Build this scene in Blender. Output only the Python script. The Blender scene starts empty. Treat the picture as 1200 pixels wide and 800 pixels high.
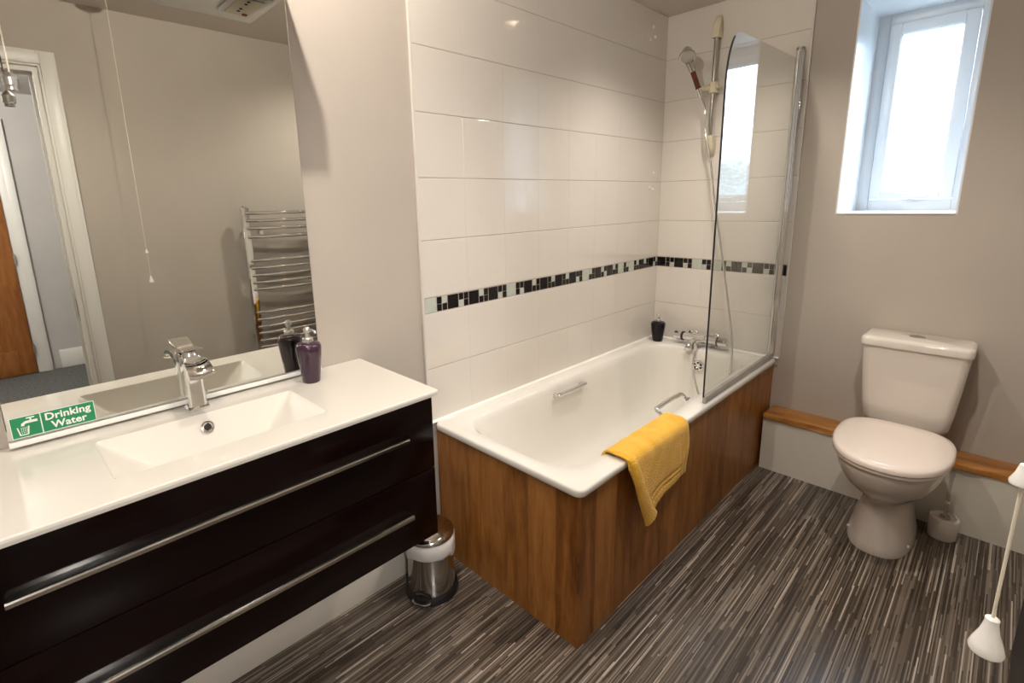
import bpy, bmesh, math, random
from mathutils import Vector, Matrix
random.seed(7)
PI = math.pi
COL = bpy.context.scene.collection
SC = bpy.context.scene

# ---------------------------------------------------------------- materials
def mat(name, base=(.8,.8,.8), rough=.5, metal=0.0, spec=.5, coat=0.0, trans=0.0, ior=1.45):
    m = bpy.data.materials.new(name); m.use_nodes = True
    b = m.node_tree.nodes['Principled BSDF']
    b.inputs['Base Color'].default_value = (*base, 1)
    b.inputs['Roughness'].default_value = rough
    b.inputs['Metallic'].default_value = metal
    b.inputs['Specular IOR Level'].default_value = spec
    b.inputs['Coat Weight'].default_value = coat
    b.inputs['Transmission Weight'].default_value = trans
    b.inputs['IOR'].default_value = ior
    return m
def N(m, t, **kw):
    n = m.node_tree.nodes.new(t)
    for k, v in kw.items():
        if k in n.inputs.keys(): n.inputs[k].default_value = v
        else: setattr(n, k, v)
    return n
def L(m, a, b): m.node_tree.links.new(a, b)
def bsdf(m): return m.node_tree.nodes['Principled BSDF']
def coords(m, scale=(1,1,1), loc=(0,0,0)):
    tc = N(m, 'ShaderNodeTexCoord'); mp = N(m, 'ShaderNodeMapping')
    mp.inputs['Scale'].default_value = scale; mp.inputs['Location'].default_value = loc
    g = N(m, 'ShaderNodeNewGeometry')
    L(m, g.outputs['Position'], mp.inputs['Vector'])
    return mp.outputs['Vector']
def ocoords(m, scale=(1,1,1)):
    tc = N(m, 'ShaderNodeTexCoord'); mp = N(m, 'ShaderNodeMapping')
    mp.inputs['Scale'].default_value = scale
    L(m, tc.outputs['Object'], mp.inputs['Vector'])
    return mp.outputs['Vector']
def mottle(m, c1, c2, scale=6, detail=4, sc=(1,1,1), bump=0, bscale=None, bdist=.002):
    v = coords(m, sc)
    n = N(m, 'ShaderNodeTexNoise', Scale=scale, Detail=detail)
    L(m, v, n.inputs['Vector'])
    r = N(m, 'ShaderNodeValToRGB')
    r.color_ramp.elements[0].position = .3; r.color_ramp.elements[1].position = .7
    r.color_ramp.elements[0].color = (*c1, 1); r.color_ramp.elements[1].color = (*c2, 1)
    L(m, n.outputs['Fac'], r.inputs['Fac']); L(m, r.outputs['Color'], bsdf(m).inputs['Base Color'])
    if bump:
        n2 = N(m, 'ShaderNodeTexNoise', Scale=bscale or scale*10, Detail=3)
        L(m, v, n2.inputs['Vector'])
        b = N(m, 'ShaderNodeBump', Strength=bump, Distance=bdist)
        L(m, n2.outputs['Fac'], b.inputs['Height']); L(m, b.outputs['Normal'], bsdf(m).inputs['Normal'])
    return m

M = {}
M['wall'] = mottle(mat('wall paint', rough=.72, spec=.3), (.450,.402,.352), (.480,.430,.378), 3, 4, bump=.12, bscale=160)
M['ceiling'] = mottle(mat('ceiling paint', rough=.9), (.64,.58,.52), (.67,.61,.55), 2)
M['boxing'] = mottle(mat('white painted boxing', rough=.45), (.66,.62,.54), (.71,.67,.60), 3)
M['white_gloss'] = mottle(mat('white gloss paint', rough=.3), (.72,.70,.66), (.76,.74,.70), 3)
M['upvc'] = mottle(mat('white window plastic', rough=.28), (.78,.79,.80), (.82,.83,.84), 3)
M['porcelain'] = mottle(mat('white porcelain', rough=.08, coat=.3), (.70,.64,.58), (.73,.67,.61), 2)
M['enamel'] = mottle(mat('white bath enamel', rough=.10, coat=.4), (.78,.75,.70), (.81,.78,.73), 2)
M['basin'] = mottle(mat('white basin ceramic', rough=.12, coat=.4), (.71,.675,.615), (.74,.705,.645), 2)
M['tile'] = mottle(mat('white glazed tile', rough=.07, spec=.7, coat=.5), (.70,.655,.60), (.73,.685,.63), 2.5, 3, bump=.16, bscale=14, bdist=.01)
M['grout'] = mottle(mat('grout', rough=.9), (.42,.38,.33), (.48,.43,.38), 20)
M['tile_black'] = mottle(mat('black mosaic glass', rough=.07), (.006,.005,.006), (.013,.010,.011), 40)
M['tile_pale'] = mottle(mat('pale green mosaic glass', rough=.12), (.47,.50,.44), (.53,.56,.50), 40)
M['chrome'] = mottle(mat('chrome', rough=.06, metal=1), (.80,.80,.80), (.85,.85,.84), 3)
M['steel'] = mottle(mat('polished steel', rough=.12, metal=1), (.50,.48,.455), (.55,.53,.50), 3)
M['brushed'] = mottle(mat('brushed metal', rough=.32, metal=1), (.60,.58,.56), (.68,.66,.64), 30)
M['cream_plastic'] = mottle(mat('aged cream plastic', rough=.4), (.66,.60,.44), (.72,.66,.50), 10)
M['white_plastic'] = mottle(mat('white plastic', rough=.25), (.84,.83,.79), (.88,.87,.84), 10)
M['grey_plastic'] = mottle(mat('clear grey plastic', rough=.2), (.38,.36,.33), (.46,.43,.40), 10)
M['seat'] = mottle(mat('toilet seat plastic', rough=.16, coat=.3), (.80,.70,.635), (.83,.73,.665), 2)
M['black_plastic'] = mottle(mat('black plastic', rough=.35), (.010,.010,.011), (.018,.018,.019), 10)
M['espresso'] = mottle(mat('dark brown gloss laminate', rough=.16, coat=0, spec=.2), (.0035,.0012,.0010), (.006,.002,.0016), 5, sc=(1,1,8))
M['purple'] = mottle(mat('aubergine ceramic glaze', rough=.10, coat=.5), (.034,.012,.029), (.042,.016,.035), 6)
M['black_glaze'] = mottle(mat('black ceramic glaze', rough=.15, spec=.3), (.008,.005,.008), (.012,.008,.012), 6)
M['bag'] = mottle(mat('thin white liner', rough=.55), (.62,.60,.58), (.74,.72,.70), 14, bump=.5, bscale=40)
M['cord'] = mottle(mat('cream cord', rough=.8), (.72,.66,.54), (.78,.72,.60), 300)
M['green'] = mottle(mat('green sign vinyl', rough=.4), (.012,.21,.085), (.016,.24,.10), 20)
M['sign_white'] = mottle(mat('white sign vinyl', rough=.4), (.78,.80,.76), (.82,.84,.80), 20)
M['hose'] = mottle(mat('grey hose', rough=.25, metal=.8), (.55,.53,.50), (.62,.60,.57), 200)
M['brown_handle'] = mottle(mat('brown translucent handle', rough=.15), (.10,.022,.012), (.13,.03,.016), 60)
M['red'] = mottle(mat('red indicator', rough=.3), (.25,.01,.008), (.30,.012,.01), 60)
M['carpet'] = mottle(mat('grey hall carpet', rough=1), (.060,.064,.064), (.16,.165,.16), 60, 5, bump=1, bscale=150)
M['hall_wall'] = mottle(mat('hall wall paint', rough=.8), (.46,.44,.42), (.50,.475,.455), 3)
M['charcoal'] = mottle(mat('charcoal laminate', rough=.4), (.020,.021,.026), (.030,.031,.036), 8)
M['dark_hole'] = mottle(mat('dark opening', rough=.8), (.012,.011,.01), (.02,.018,.016), 10)

# mirror
m = mat('mirror silver', (.75,.755,.715), .012, 1); v = coords(m); n = N(m,'ShaderNodeTexNoise',Scale=3.0); L(m,v,n.inputs['Vector'])
r = N(m,'ShaderNodeMapRange'); r.inputs['To Min'].default_value=.008; r.inputs['To Max'].default_value=.02
L(m,n.outputs['Fac'],r.inputs['Value']); L(m,r.outputs['Result'],bsdf(m).inputs['Roughness']); M['mirror']=m

# thin clear glass: fresnel mix of straight transmission and gloss
def thin_glass(name, tint, rough=.0, ior=1.5):
    m = bpy.data.materials.new(name); m.use_nodes = True; nt = m.node_tree; nt.nodes.remove(nt.nodes['Principled BSDF'])
    out = nt.nodes['Material Output']
    tr = N(m,'ShaderNodeBsdfTransparent'); tr.inputs['Color'].default_value=(*tint,1)
    gl = N(m,'ShaderNodeBsdfGlossy'); gl.inputs['Roughness'].default_value=rough
    lw = N(m,'ShaderNodeLayerWeight'); lw.inputs['Blend'].default_value=.5
    pw = N(m,'ShaderNodeMath',operation='POWER'); L(m,lw.outputs['Facing'],pw.inputs[0]); pw.inputs[1].default_value=5
    fr = N(m,'ShaderNodeMath',operation='MULTIPLY_ADD'); L(m,pw.outputs[0],fr.inputs[0]); fr.inputs[1].default_value=.96; fr.inputs[2].default_value=.04
    mx = N(m,'ShaderNodeMixShader'); L(m,fr.outputs[0],mx.inputs[0]); L(m,tr.outputs[0],mx.inputs[1]); L(m,gl.outputs[0],mx.inputs[2])
    L(m,mx.outputs[0],out.inputs['Surface'])
    return m, tr, gl
M['screen_glass'],_,_ = thin_glass('shower screen glass', (.955,.965,.955))
m, tr, gl = thin_glass('obscured window glass', (.9,.9,.9), .1)
v = coords(m,(1,1,1)); n = N(m,'ShaderNodeTexVoronoi',Scale=110.0); n2 = N(m,'ShaderNodeTexNoise',Scale=45.0,Detail=3.0)
L(m,v,n.inputs['Vector']); L(m,v,n2.inputs['Vector'])
mth = N(m,'ShaderNodeMath',operation='MULTIPLY'); L(m,n.outputs['Distance'],mth.inputs[0]); L(m,n2.outputs['Fac'],mth.inputs[1])
rp = N(m,'ShaderNodeValToRGB'); rp.color_ramp.elements[0].position=.05; rp.color_ramp.elements[1].position=.35
rp.color_ramp.elements[0].color=(.98,.99,1,1); rp.color_ramp.elements[1].color=(.62,.70,.76,1)
L(m,mth.outputs[0],rp.inputs['Fac']); L(m,rp.outputs['Color'],tr.inputs['Color']); M['window_glass']=m

# emission lamp lens
def emis(name, col, s):
    m = bpy.data.materials.new(name); m.use_nodes=True; b=bsdf(m)
    b.inputs['Base Color'].default_value=(.8,.8,.8,1); b.inputs['Emission Color'].default_value=(*col,1); b.inputs['Emission Strength'].default_value=s
    return m
M['lamp_lens']=emis('lit lamp lens',(1,.80,.55),8)
M['lamp_small']=emis('lit pelmet lamp lens',(1,.84,.60),9)

# wood bath panel : upright planks
def wood(name, dark, light, red, vert=True, pw=.115):
    m = mat(name, rough=.36, spec=.4)
    g = N(m,'ShaderNodeNewGeometry'); s = N(m,'ShaderNodeSeparateXYZ'); L(m,g.outputs['Position'],s.inputs[0])
    if vert:
        u = N(m,'ShaderNodeMath',operation='SUBTRACT'); L(m,s.outputs['X'],u.inputs[0]); L(m,s.outputs['Y'],u.inputs[1]); U=u.outputs[0]; V=s.outputs['Z']
    else:
        U = s.outputs['Y']; V = s.outputs['X']
    d = N(m,'ShaderNodeMath',operation='DIVIDE'); L(m,U,d.inputs[0]); d.inputs[1].default_value=pw
    fl = N(m,'ShaderNodeMath',operation='FLOOR'); L(m,d.outputs[0],fl.inputs[0])
    wn = N(m,'ShaderNodeTexWhiteNoise',noise_dimensions='1D'); L(m,fl.outputs[0],wn.inputs['W'])
    cv = N(m,'ShaderNodeCombineXYZ'); L(m,U,cv.inputs[0]); 
    vs = N(m,'ShaderNodeMath',operation='MULTIPLY'); L(m,V,vs.inputs[0]); vs.inputs[1].default_value=.13; L(m,vs.outputs[0],cv.inputs[1])
    of = N(m,'ShaderNodeMath',operation='MULTIPLY'); L(m,wn.outputs[0],of.inputs[0]); of.inputs[1].default_value=7.3; L(m,of.outputs[0],cv.inputs[2])
    n1 = N(m,'ShaderNodeTexNoise',Scale=26.0,Detail=5.0,Roughness=.6,Distortion=.5); L(m,cv.outputs[0],n1.inputs['Vector'])
    n2 = N(m,'ShaderNodeTexNoise',Scale=150.0,Detail=3.0); L(m,cv.outputs[0],n2.inputs['Vector'])
    a = N(m,'ShaderNodeMath',operation='MULTIPLY_ADD'); L(m,n2.outputs['Fac'],a.inputs[0]); a.inputs[1].default_value=.24; L(m,n1.outputs['Fac'],a.inputs[2])
    b_ = N(m,'ShaderNodeMath',operation='MULTIPLY_ADD'); L(m,wn.outputs[0],b_.inputs[0]); b_.inputs[1].default_value=.22; L(m,a.outputs[0],b_.inputs[2])
    r = N(m,'ShaderNodeValToRGB'); e=r.color_ramp.elements; e[0].position=.42; e[1].position=.95
    e[0].color=(*dark,1); e[1].color=(*light,1); k=r.color_ramp.elements.new(.66); k.color=(*red,1)
    L(m,b_.outputs[0],r.inputs['Fac']); L(m,r.outputs['Color'],bsdf(m).inputs['Base Color'])
    bp = N(m,'ShaderNodeBump',Strength=.25,Distance=.001); L(m,n2.outputs['Fac'],bp.inputs['Height']); L(m,bp.outputs['Normal'],bsdf(m).inputs['Normal'])
    return m
M['panel_wood']=wood('oak effect bath panel',(.115,.037,.007),(.40,.175,.046),(.25,.094,.019))
M['ledge_wood']=wood('varnished pine ledge',(.17,.055,.012),(.58,.30,.10),(.42,.18,.045),False,.4)
M['door_wood']=wood('oak door',(.16,.05,.012),(.36,.15,.045),(.26,.095,.024),True,.3)

# striped vinyl floor: narrow strips running along y
m = mat('striped vinyl floor', rough=.28, spec=.45); g = N(m,'ShaderNodeNewGeometry'); s = N(m,'ShaderNodeSeparateXYZ'); L(m,g.outputs['Position'],s.inputs[0])
def strips(width, length, seed):
    d = N(m,'ShaderNodeMath',operation='DIVIDE'); L(m,s.outputs['X'],d.inputs[0]); d.inputs[1].default_value=width
    f = N(m,'ShaderNodeMath',operation='FLOOR'); L(m,d.outputs[0],f.inputs[0])
    w = N(m,'ShaderNodeTexWhiteNoise',noise_dimensions='2D'); c0=N(m,'ShaderNodeCombineXYZ'); L(m,f.outputs[0],c0.inputs[0]); c0.inputs[1].default_value=seed; L(m,c0.outputs[0],w.inputs['Vector'])
    y = N(m,'ShaderNodeMath',operation='DIVIDE'); L(m,s.outputs['Y'],y.inputs[0]); y.inputs[1].default_value=length
    o = N(m,'ShaderNodeMath',operation='MULTIPLY_ADD'); L(m,w.outputs['Value'],o.inputs[0]); o.inputs[1].default_value=13.7; L(m,y.outputs[0],o.inputs[2])
    f2 = N(m,'ShaderNodeMath',operation='FLOOR'); L(m,o.outputs[0],f2.inputs[0])
    c = N(m,'ShaderNodeCombineXYZ'); L(m,f.outputs[0],c.inputs[0]); L(m,f2.outputs[0],c.inputs[1]); c.inputs[2].default_value=seed
    wn = N(m,'ShaderNodeTexWhiteNoise',noise_dimensions='3D'); L(m,c.outputs[0],wn.inputs['Vector'])
    return wn.outputs['Value']
v1 = strips(.0036,.27,1.0); v2 = strips(.0092,.40,5.0)
mx = N(m,'ShaderNodeMath',operation='MULTIPLY_ADD'); L(m,v2,mx.inputs[0]); mx.inputs[1].default_value=.30; 
m1 = N(m,'ShaderNodeMath',operation='MULTIPLY'); L(m,v1,m1.inputs[0]); m1.inputs[1].default_value=.70; L(m,m1.outputs[0],mx.inputs[2])
r = N(m,'ShaderNodeValToRGB'); e=r.color_ramp.elements; e[0].position=.12; e[0].color=(.040,.030,.023,1); e[1].position=.95; e[1].color=(.46,.40,.34,1)
k=e.new(.40); k.color=(.080,.062,.048,1); k=e.new(.66); k.color=(.150,.120,.095,1); k=e.new(.82); k.color=(.25,.21,.17,1)
L(m,mx.outputs[0],r.inputs['Fac']); L(m,r.outputs['Color'],bsdf(m).inputs['Base Color'])
bp_ = N(m,'ShaderNodeBump',Strength=.15,Distance=.001); L(m,v1,bp_.inputs['Height']); L(m,bp_.outputs['Normal'],bsdf(m).inputs['Normal'])
M['floor']=m
# towel
m = mottle(mat('yellow terry towel', rough=.95, spec=.1), (.86,.44,.030), (.95,.55,.055), 25, bump=1, bscale=230, bdist=.006)
bsdf(m).inputs['Sheen Weight'].default_value=.3; M['towel']=m

# ---------------------------------------------------------------- mesh helpers
def new(): return bmesh.new()
def box(bm, x0,x1,y0,y1,z0,z1, bev=0, seg=2):
    vs=[bm.verts.new((x,y,z)) for x in (x0,x1) for y in (y0,y1) for z in (z0,z1)]
    fs=[(0,1,3,2),(4,6,7,5),(0,4,5,1),(2,3,7,6),(0,2,6,4),(1,5,7,3)]
    faces=[bm.faces.new([vs[i] for i in f]) for f in fs]
    if bev:
        ed=list({e for f in faces for e in f.edges})
        bmesh.ops.bevel(bm, geom=ed, offset=bev, segments=seg, profile=.5, affect='EDGES')
    return vs
def loft(bm, rings, cap0=True, cap1=True, close=True):
    R=[[bm.verts.new(p) for p in r] for r in rings]
    n=len(R[0])
    for a,b in zip(R,R[1:]):
        for i in range(n if close else n-1):
            j=(i+1)%n
            try: bm.faces.new((a[i],a[j],b[j],b[i]))
            except ValueError: pass
    if cap0: bm.faces.new(R[0][::-1])
    if cap1: bm.faces.new(R[-1])
    return R
def lathe(bm, prof, c=(0,0,0), n=32, axis='z', mat3=None):
    rings=[]
    for r,h in prof:
        ring=[]
        for i in range(n):
            a=2*PI*i/n; p=Vector((r*math.cos(a), r*math.sin(a), h))
            if axis=='x': p=Vector((p.z,p.x,p.y))
            elif axis=='y': p=Vector((p.x,p.z,p.y))
            if mat3: p=mat3@p
            ring.append(p+Vector(c))
        rings.append(ring)
    return loft(bm, rings)
def cyl(bm, a, b, r, n=20, r2=None):
    a=Vector(a); b=Vector(b); d=(b-a); q=d.to_track_quat('Z','Y').to_matrix()
    return lathe(bm, [(r,0),(r2 if r2 is not None else r, d.length)], a, n, 'z', q)
def spline(pts, k=8):
    P=[Vector(p) for p in pts]; P=[P[0]*2-P[1]]+P+[P[-1]*2-P[-2]]; out=[]
    for i in range(1,len(P)-2):
        for s in range(k):
            t=s/k; p0,p1,p2,p3=P[i-1:i+3]
            out.append(.5*((2*p1)+(-p0+p2)*t+(2*p0-5*p1+4*p2-p3)*t*t+(-p0+3*p1-3*p2+p3)*t**3))
    out.append(P[-2]); return out
def tube(bm, pts, r, n=12, rx=None):
    P=[Vector(p) for p in pts]; rings=[]; up=None
    for i,p in enumerate(P):
        d=(P[min(i+1,len(P)-1)]-P[max(i-1,0)]).normalized()
        if up is None:
            up=Vector((0,0,1)) if abs(d.z)<.9 else Vector((1,0,0))
        s=d.cross(up).normalized(); up=s.cross(d).normalized()
        rr=r[i] if isinstance(r,(list,tuple)) else r
        rings.append([p+s*math.cos(2*PI*k/n)*rr+up*math.sin(2*PI*k/n)*(rx or rr) for k in range(n)])
    return loft(bm, rings)
def rr(x0,x1,y0,y1,r,z,n=6,m=4):
    """rounded rectangle ring, each side sampled m times"""
    pts=[]; cs=[(x1-r,y1-r,0),(x0+r,y1-r,PI/2),(x0+r,y0+r,PI),(x1-r,y0+r,3*PI/2)]
    for k,(cx,cy,a0) in enumerate(cs):
        arc=[(cx+r*math.cos(a0+PI/2*i/n), cy+r*math.sin(a0+PI/2*i/n)) for i in range(n+1)]
        pts+=arc
        nx,ny,na=cs[(k+1)%4]; e=(nx+r*math.cos(na), ny+r*math.sin(na)); s=arc[-1]
        for i in range(1,m): pts.append((s[0]+(e[0]-s[0])*i/m, s[1]+(e[1]-s[1])*i/m))
    return [Vector((x,y,z)) for x,y in pts]
def prism(bm, pts2, plane, d0, d1, bev=0):
    """extrude a polygon given in plane 'yz','xz','xy' from d0 to d1 along the missing axis"""
    def P(a,b,d):
        return {'yz':(d,a,b),'xz':(a,d,b),'xy':(a,b,d)}[plane]
    A=[bm.verts.new(P(a,b,d0)) for a,b in pts2]; B=[bm.verts.new(P(a,b,d1)) for a,b in pts2]; n=len(A)
    fs=[bm.faces.new(A[::-1]),bm.faces.new(B)]
    for i in range(n): fs.append(bm.faces.new((A[i],A[(i+1)%n],B[(i+1)%n],B[i])))
    if bev:
        ed=list(fs[0].edges)+list(fs[1].edges)
        bmesh.ops.bevel(bm, geom=ed, offset=bev, segments=2, profile=.5, affect='EDGES')
def obj(name, bm, m, parent=None, smooth=True, angle=35, subsurf=0, solid=0):
    bmesh.ops.recalc_face_normals(bm, faces=bm.faces[:])
    me=bpy.data.meshes.new(name); bm.to_mesh(me); bm.free()
    o=bpy.data.objects.new(name, me); COL.objects.link(o)
    for mm in (m if isinstance(m,(list,tuple)) else [m]): me.materials.append(mm)
    if smooth:
        for p in me.polygons: p.use_smooth=True
        try: me.set_sharp_from_angle(angle=math.radians(angle))
        except Exception: pass
    if parent:
        o.parent=parent; o.matrix_parent_inverse=Matrix.Translation(parent.location).inverted() if parent.type=='EMPTY' else Matrix.Identity(4)
    if solid:
        md=o.modifiers.new('solid','SOLIDIFY'); md.thickness=solid; md.offset=0
    if subsurf:
        md=o.modifiers.new('sub','SUBSURF'); md.levels=subsurf; md.render_levels=subsurf
    return o
def tag(o,label,cat,group=None):
    o['label']=label; o['category']=cat
    if group: o['group']=group
    return o
def thing(name,label,cat,loc,group=None):
    o=bpy.data.objects.new(name,None); COL.objects.link(o); o.location=loc; o.empty_display_size=.05
    return tag(o,label,cat,group)
def struct(name,bm,m,parent=None,**kw):
    o=obj(name,bm,m,parent,**kw)
    if not parent: o['kind']='structure'
    return o
def bx(*a, bev=0, seg=2):
    bm=new(); box(bm,*a,bev=bev,seg=seg); return bm

# ---------------------------------------------------------------- room constants
W=1.80; CZ=2.338; YB=-3.60; WT=.45
WX0,WX1,WZ0,WZ1,RD=.877,1.296,1.292,2.205,.385
TE=.7076; TY=-1.7326

# floor, ceiling
struct('floor', bx(-.0,W+.1,YB,0,-.05,0), M['floor'], smooth=False)
struct('ceiling', bx(-.1,W+.1,YB-.1,.02,CZ,CZ+.05), M['ceiling'], smooth=False)
struct('wall_left', bx(-.1,0,YB-.1,.0,-.05,CZ), M['wall'], smooth=False)
bm=new()
for a in ((-.1,WX0,0,WT,-.05,CZ),(WX1,W+.1,0,WT,-.05,CZ),(WX0,WX1,0,WT,-.05,WZ0),(WX0,WX1,0,WT,WZ1,CZ)): box(bm,*a)
struct('wall_far', bm, M['wall'], smooth=False)
# painted reveal lining of the window recess
bm=new()
t=.006
box(bm,WX0,WX0+t,.001,RD,WZ0,WZ1); box(bm,WX1-t,WX1,.001,RD,WZ0,WZ1); box(bm,WX0+t,WX1-t,.001,RD,WZ1-t,WZ1)
struct('trim_1', bm, M['upvc'], smooth=False)
bm=new(); box(bm,WX0+t,WX1-t,-.004,RD,WZ0,WZ0+.006,bev=.0015)
struct('trim_2', bm, M['upvc'], smooth=False)
bm=new()
DO0,DO1,DH=-3.33,-2.555,2.035
for a in ((W,W+.1,DO1,0,-.05,CZ),(W,W+.1,-4.7,DO0,-.05,CZ),(W,W+.1,DO0,DO1,DH,CZ)): box(bm,*a)
struct('wall_right', bm, M['wall'], smooth=False)
struct('wall_back', bx(-.1,W+.1,YB-.1,YB,-.05,CZ), M['wall'], smooth=False)
struct('baseboard_left', bx(0,.027,YB,-1.72,0,.145,bev=.004), M['boxing'], smooth=True)
struct('baseboard_right', bx(W-.018,W,DO1+.07,-.143,0,.12,bev=.004), M['white_gloss'], smooth=True)

# boxing under the ledge on the far wall
struct('trim_3', bx(.702,W,-.142,0,0,.277), M['boxing'], smooth=False)
# wooden ledge on it, slightly wavy front edge
bm=new()
pts=[(.703,0)]; nx=24
for i in range(nx+1):
    x=.703+(W-.703)*i/nx; pts.append((x,-.152-.004*math.sin(i*.9)-.003*math.sin(i*2.3)))
pts.append((W,0)); prism(bm,pts,'xy',.277,.302,bev=.004)
tag(obj('wooden_ledge',bm,M['ledge_wood']),'varnished knotty pine ledge running along the far wall behind the toilet','ledge')

# ---------------------------------------------------------------- window
win=bpy.data.objects.new('window_1',None); COL.objects.link(win); win.location=((WX0+WX1)/2,RD,WZ0); win['kind']='structure'
def frame(bm,x0,x1,z0,z1,w,y0,y1,wb=None,bev=.003):
    wb=wb or w
    box(bm,x0,x0+w,y0,y1,z0,z1,bev=bev); box(bm,x1-w,x1,y0,y1,z0,z1,bev=bev)
    box(bm,x0+w,x1-w,y0,y1,z1-w,z1,bev=bev); box(bm,x0+w,x1-w,y0,y1,z0,z0+wb,bev=bev)
bm=new(); frame(bm,WX0,WX1,WZ0+.006,WZ1,.052,RD,RD+.06); obj('window_frame',bm,M['upvc'],win)
bm=new(); frame(bm,WX0+.054,WX1-.054,WZ0+.06,WZ1-.054,.046,RD-.012,RD+.045,.036); obj('sash',bm,M['upvc'],win)
bm=new(); frame(bm,WX0+.098,WX1-.098,WZ0+.094,WZ1-.098,.006,RD-.006,RD+.02); obj('glazing_bead',bm,M['upvc'],win)
bm=new(); box(bm,WX0+.1,WX1-.1,RD+.012,RD+.016,WZ0+.096,WZ1-.1); obj('pane',bm,M['window_glass'],win,smooth=False)
hd=bm=new(); box(bm,1.06,1.15,RD-.030,RD-.012,1.355,1.368,bev=.004); box(bm,1.085,1.115,RD-.040,RD-.012,1.350,1.376,bev=.005)
tube(bm,[(1.10,RD-.04,1.366),(1.13,RD-.046,1.374),(1.17,RD-.044,1.372)],.006,8)
obj('window_handle',bm,M['upvc'],win)

# ---------------------------------------------------------------- tiling
rows=[.559,.773,.987,None,1.045,1.254,1.4725,1.690,1.902,2.118,CZ]
def tiled(name, plane):
    bm=new(); g=.0022; bev=.0016; th=.009
    spans=[(rows[i],rows[i+1]) for i in range(len(rows)-1) if rows[i] is not None and rows[i+1] is not None]
    if plane=='x': cols=[TY+.0035+.213*k for k in range(9)]+[-.009]; 
    else: cols=[.009]+[.0686+.213*k for k in range(0,3)]+[TE-.003]; 
    cols=[c for i,c in enumerate(cols)]
    for z0,z1 in spans:
        for a,b in zip(cols,cols[1:]):
            if b-a<.006: continue
            hg=.00015
            za,zb=z0+g/2,z1-g/2; vb=.0002
            prof=[(.003,za,0),(th-.0016,za,0),(th-.0005,za+.0006,0),(th,za+.0022,0),(th,zb-.0022,0),(th-.0005,zb-.0006,0),(th-.0016,zb,0),(.003,zb,0)]
            rings=[]
            for u,dd in ((a+hg,vb),(a+hg+.0012,0),(b-hg-.0012,0),(b-hg,vb)):
                ring=[]
                for d,z,_ in prof:
                    d2=d-dd if d>.004 else d
                    ring.append(Vector((d2,u,z)) if plane=='x' else Vector((u,-d2,z)))
                rings.append(ring)
            loft(bm,rings)
    return bm
bm=tiled('t','x'); struct('wall_left_tiles',bm,M['tile'],smooth=False)
bpy.data.objects['wall_left_tiles'].name='trim_4'
bm=tiled('t','y'); struct('trim_5',bm,M['tile'],smooth=False)
bm=new(); box(bm,0,.0075,TY+.002,-.0075,.52,CZ); box(bm,0,TE-.002,-.0075,0,.52,CZ)
struct('trim_6',bm,M['grout'],smooth=False)
# white corner profiles closing the tile edges
bm=new(); box(bm,0,.011,TY-.006,TY+.003,.50,CZ,bev=.002); box(bm,TE-.003,TE+.006,-.011,0,.56,CZ,bev=.002)
struct('trim_7',bm,M['tile'])
bm=new(); prism(bm,[(.008,.5585),(.0165,.5585),(.008,.568)],'xz',TY+.003,-.009); prism(bm,[(-.008,.5585),(-.0165,.5585),(-.008,.568)],'yz',.009,TE)
struct('trim_10',bm,M['white_plastic'])
# mosaic border
seqL=[('G','bb','gb'),('B','bg','bb'),('B','gb','bb'),('B','bg','bb'),('G','bb','bg'),('B','gb','bb'),('B','bb','gb'),('B','bb','gb'),('B','bg','bb'),
      ('G','gb','bb'),('B','gb','bg'),('B','gb','bb'),('G','bb','gb'),('G','bb','gb'),('B','gb','bb'),('B','bg','gb')]
seqF=[('B','bb','bg'),('B','bg','bb'),('G','bg','bb'),('G','bb','gb'),('B','gb','bg'),('B','bg','bb'),('B',None,None)]
def mosaic(seq, put, u0, u1, unit):
    u=u0; bw=unit*.52; sw=unit*.24; z0,z1=.9885,1.0435; g=.0016; zm=(z0+z1)/2
    for big,s1,s2 in seq:
        if u+.01>u1: break
        put(big=='B',u+g,min(u+bw-g,u1),z0+g/2,z1-g/2); u+=bw
        for s in (s1,s2):
            if s and u+sw*.6<u1:
                put(s[0]=='b',u+g,min(u+sw-g,u1),zm+g/2,z1-g/2); put(s[1]=='b',u+g,min(u+sw-g,u1),z0+g/2,zm-g/2)
            u+=sw
def two(name,seq,plane,u0,u1,unit):
    bms=[new(),new()]
    def put(black,a,b,z0,z1):
        bm=bms[0 if black else 1]
        if plane=='x': box(bm,.003,.009,a,b,z0,z1,bev=.0008,seg=1)
        else: box(bm,a,b,-.009,-.003,z0,z1,bev=.0008,seg=1)
    mosaic(seq,put,u0,u1,unit)
    # one mesh, two material slots
    for f in bms[1].faces: f.material_index=1
    me=bpy.data.meshes.new('tmp'); bms[1].to_mesh(me); bms[0].from_mesh(me); bms[1].free()
    o=struct(name,bms[0],[M['tile_black'],M['tile_pale']],smooth=False)
    return o
two('trim_8',seqL,'x',TY+.004,-.009,.108)
two('trim_9',seqF,'y',.009,TE-.004,.1065)

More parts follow.
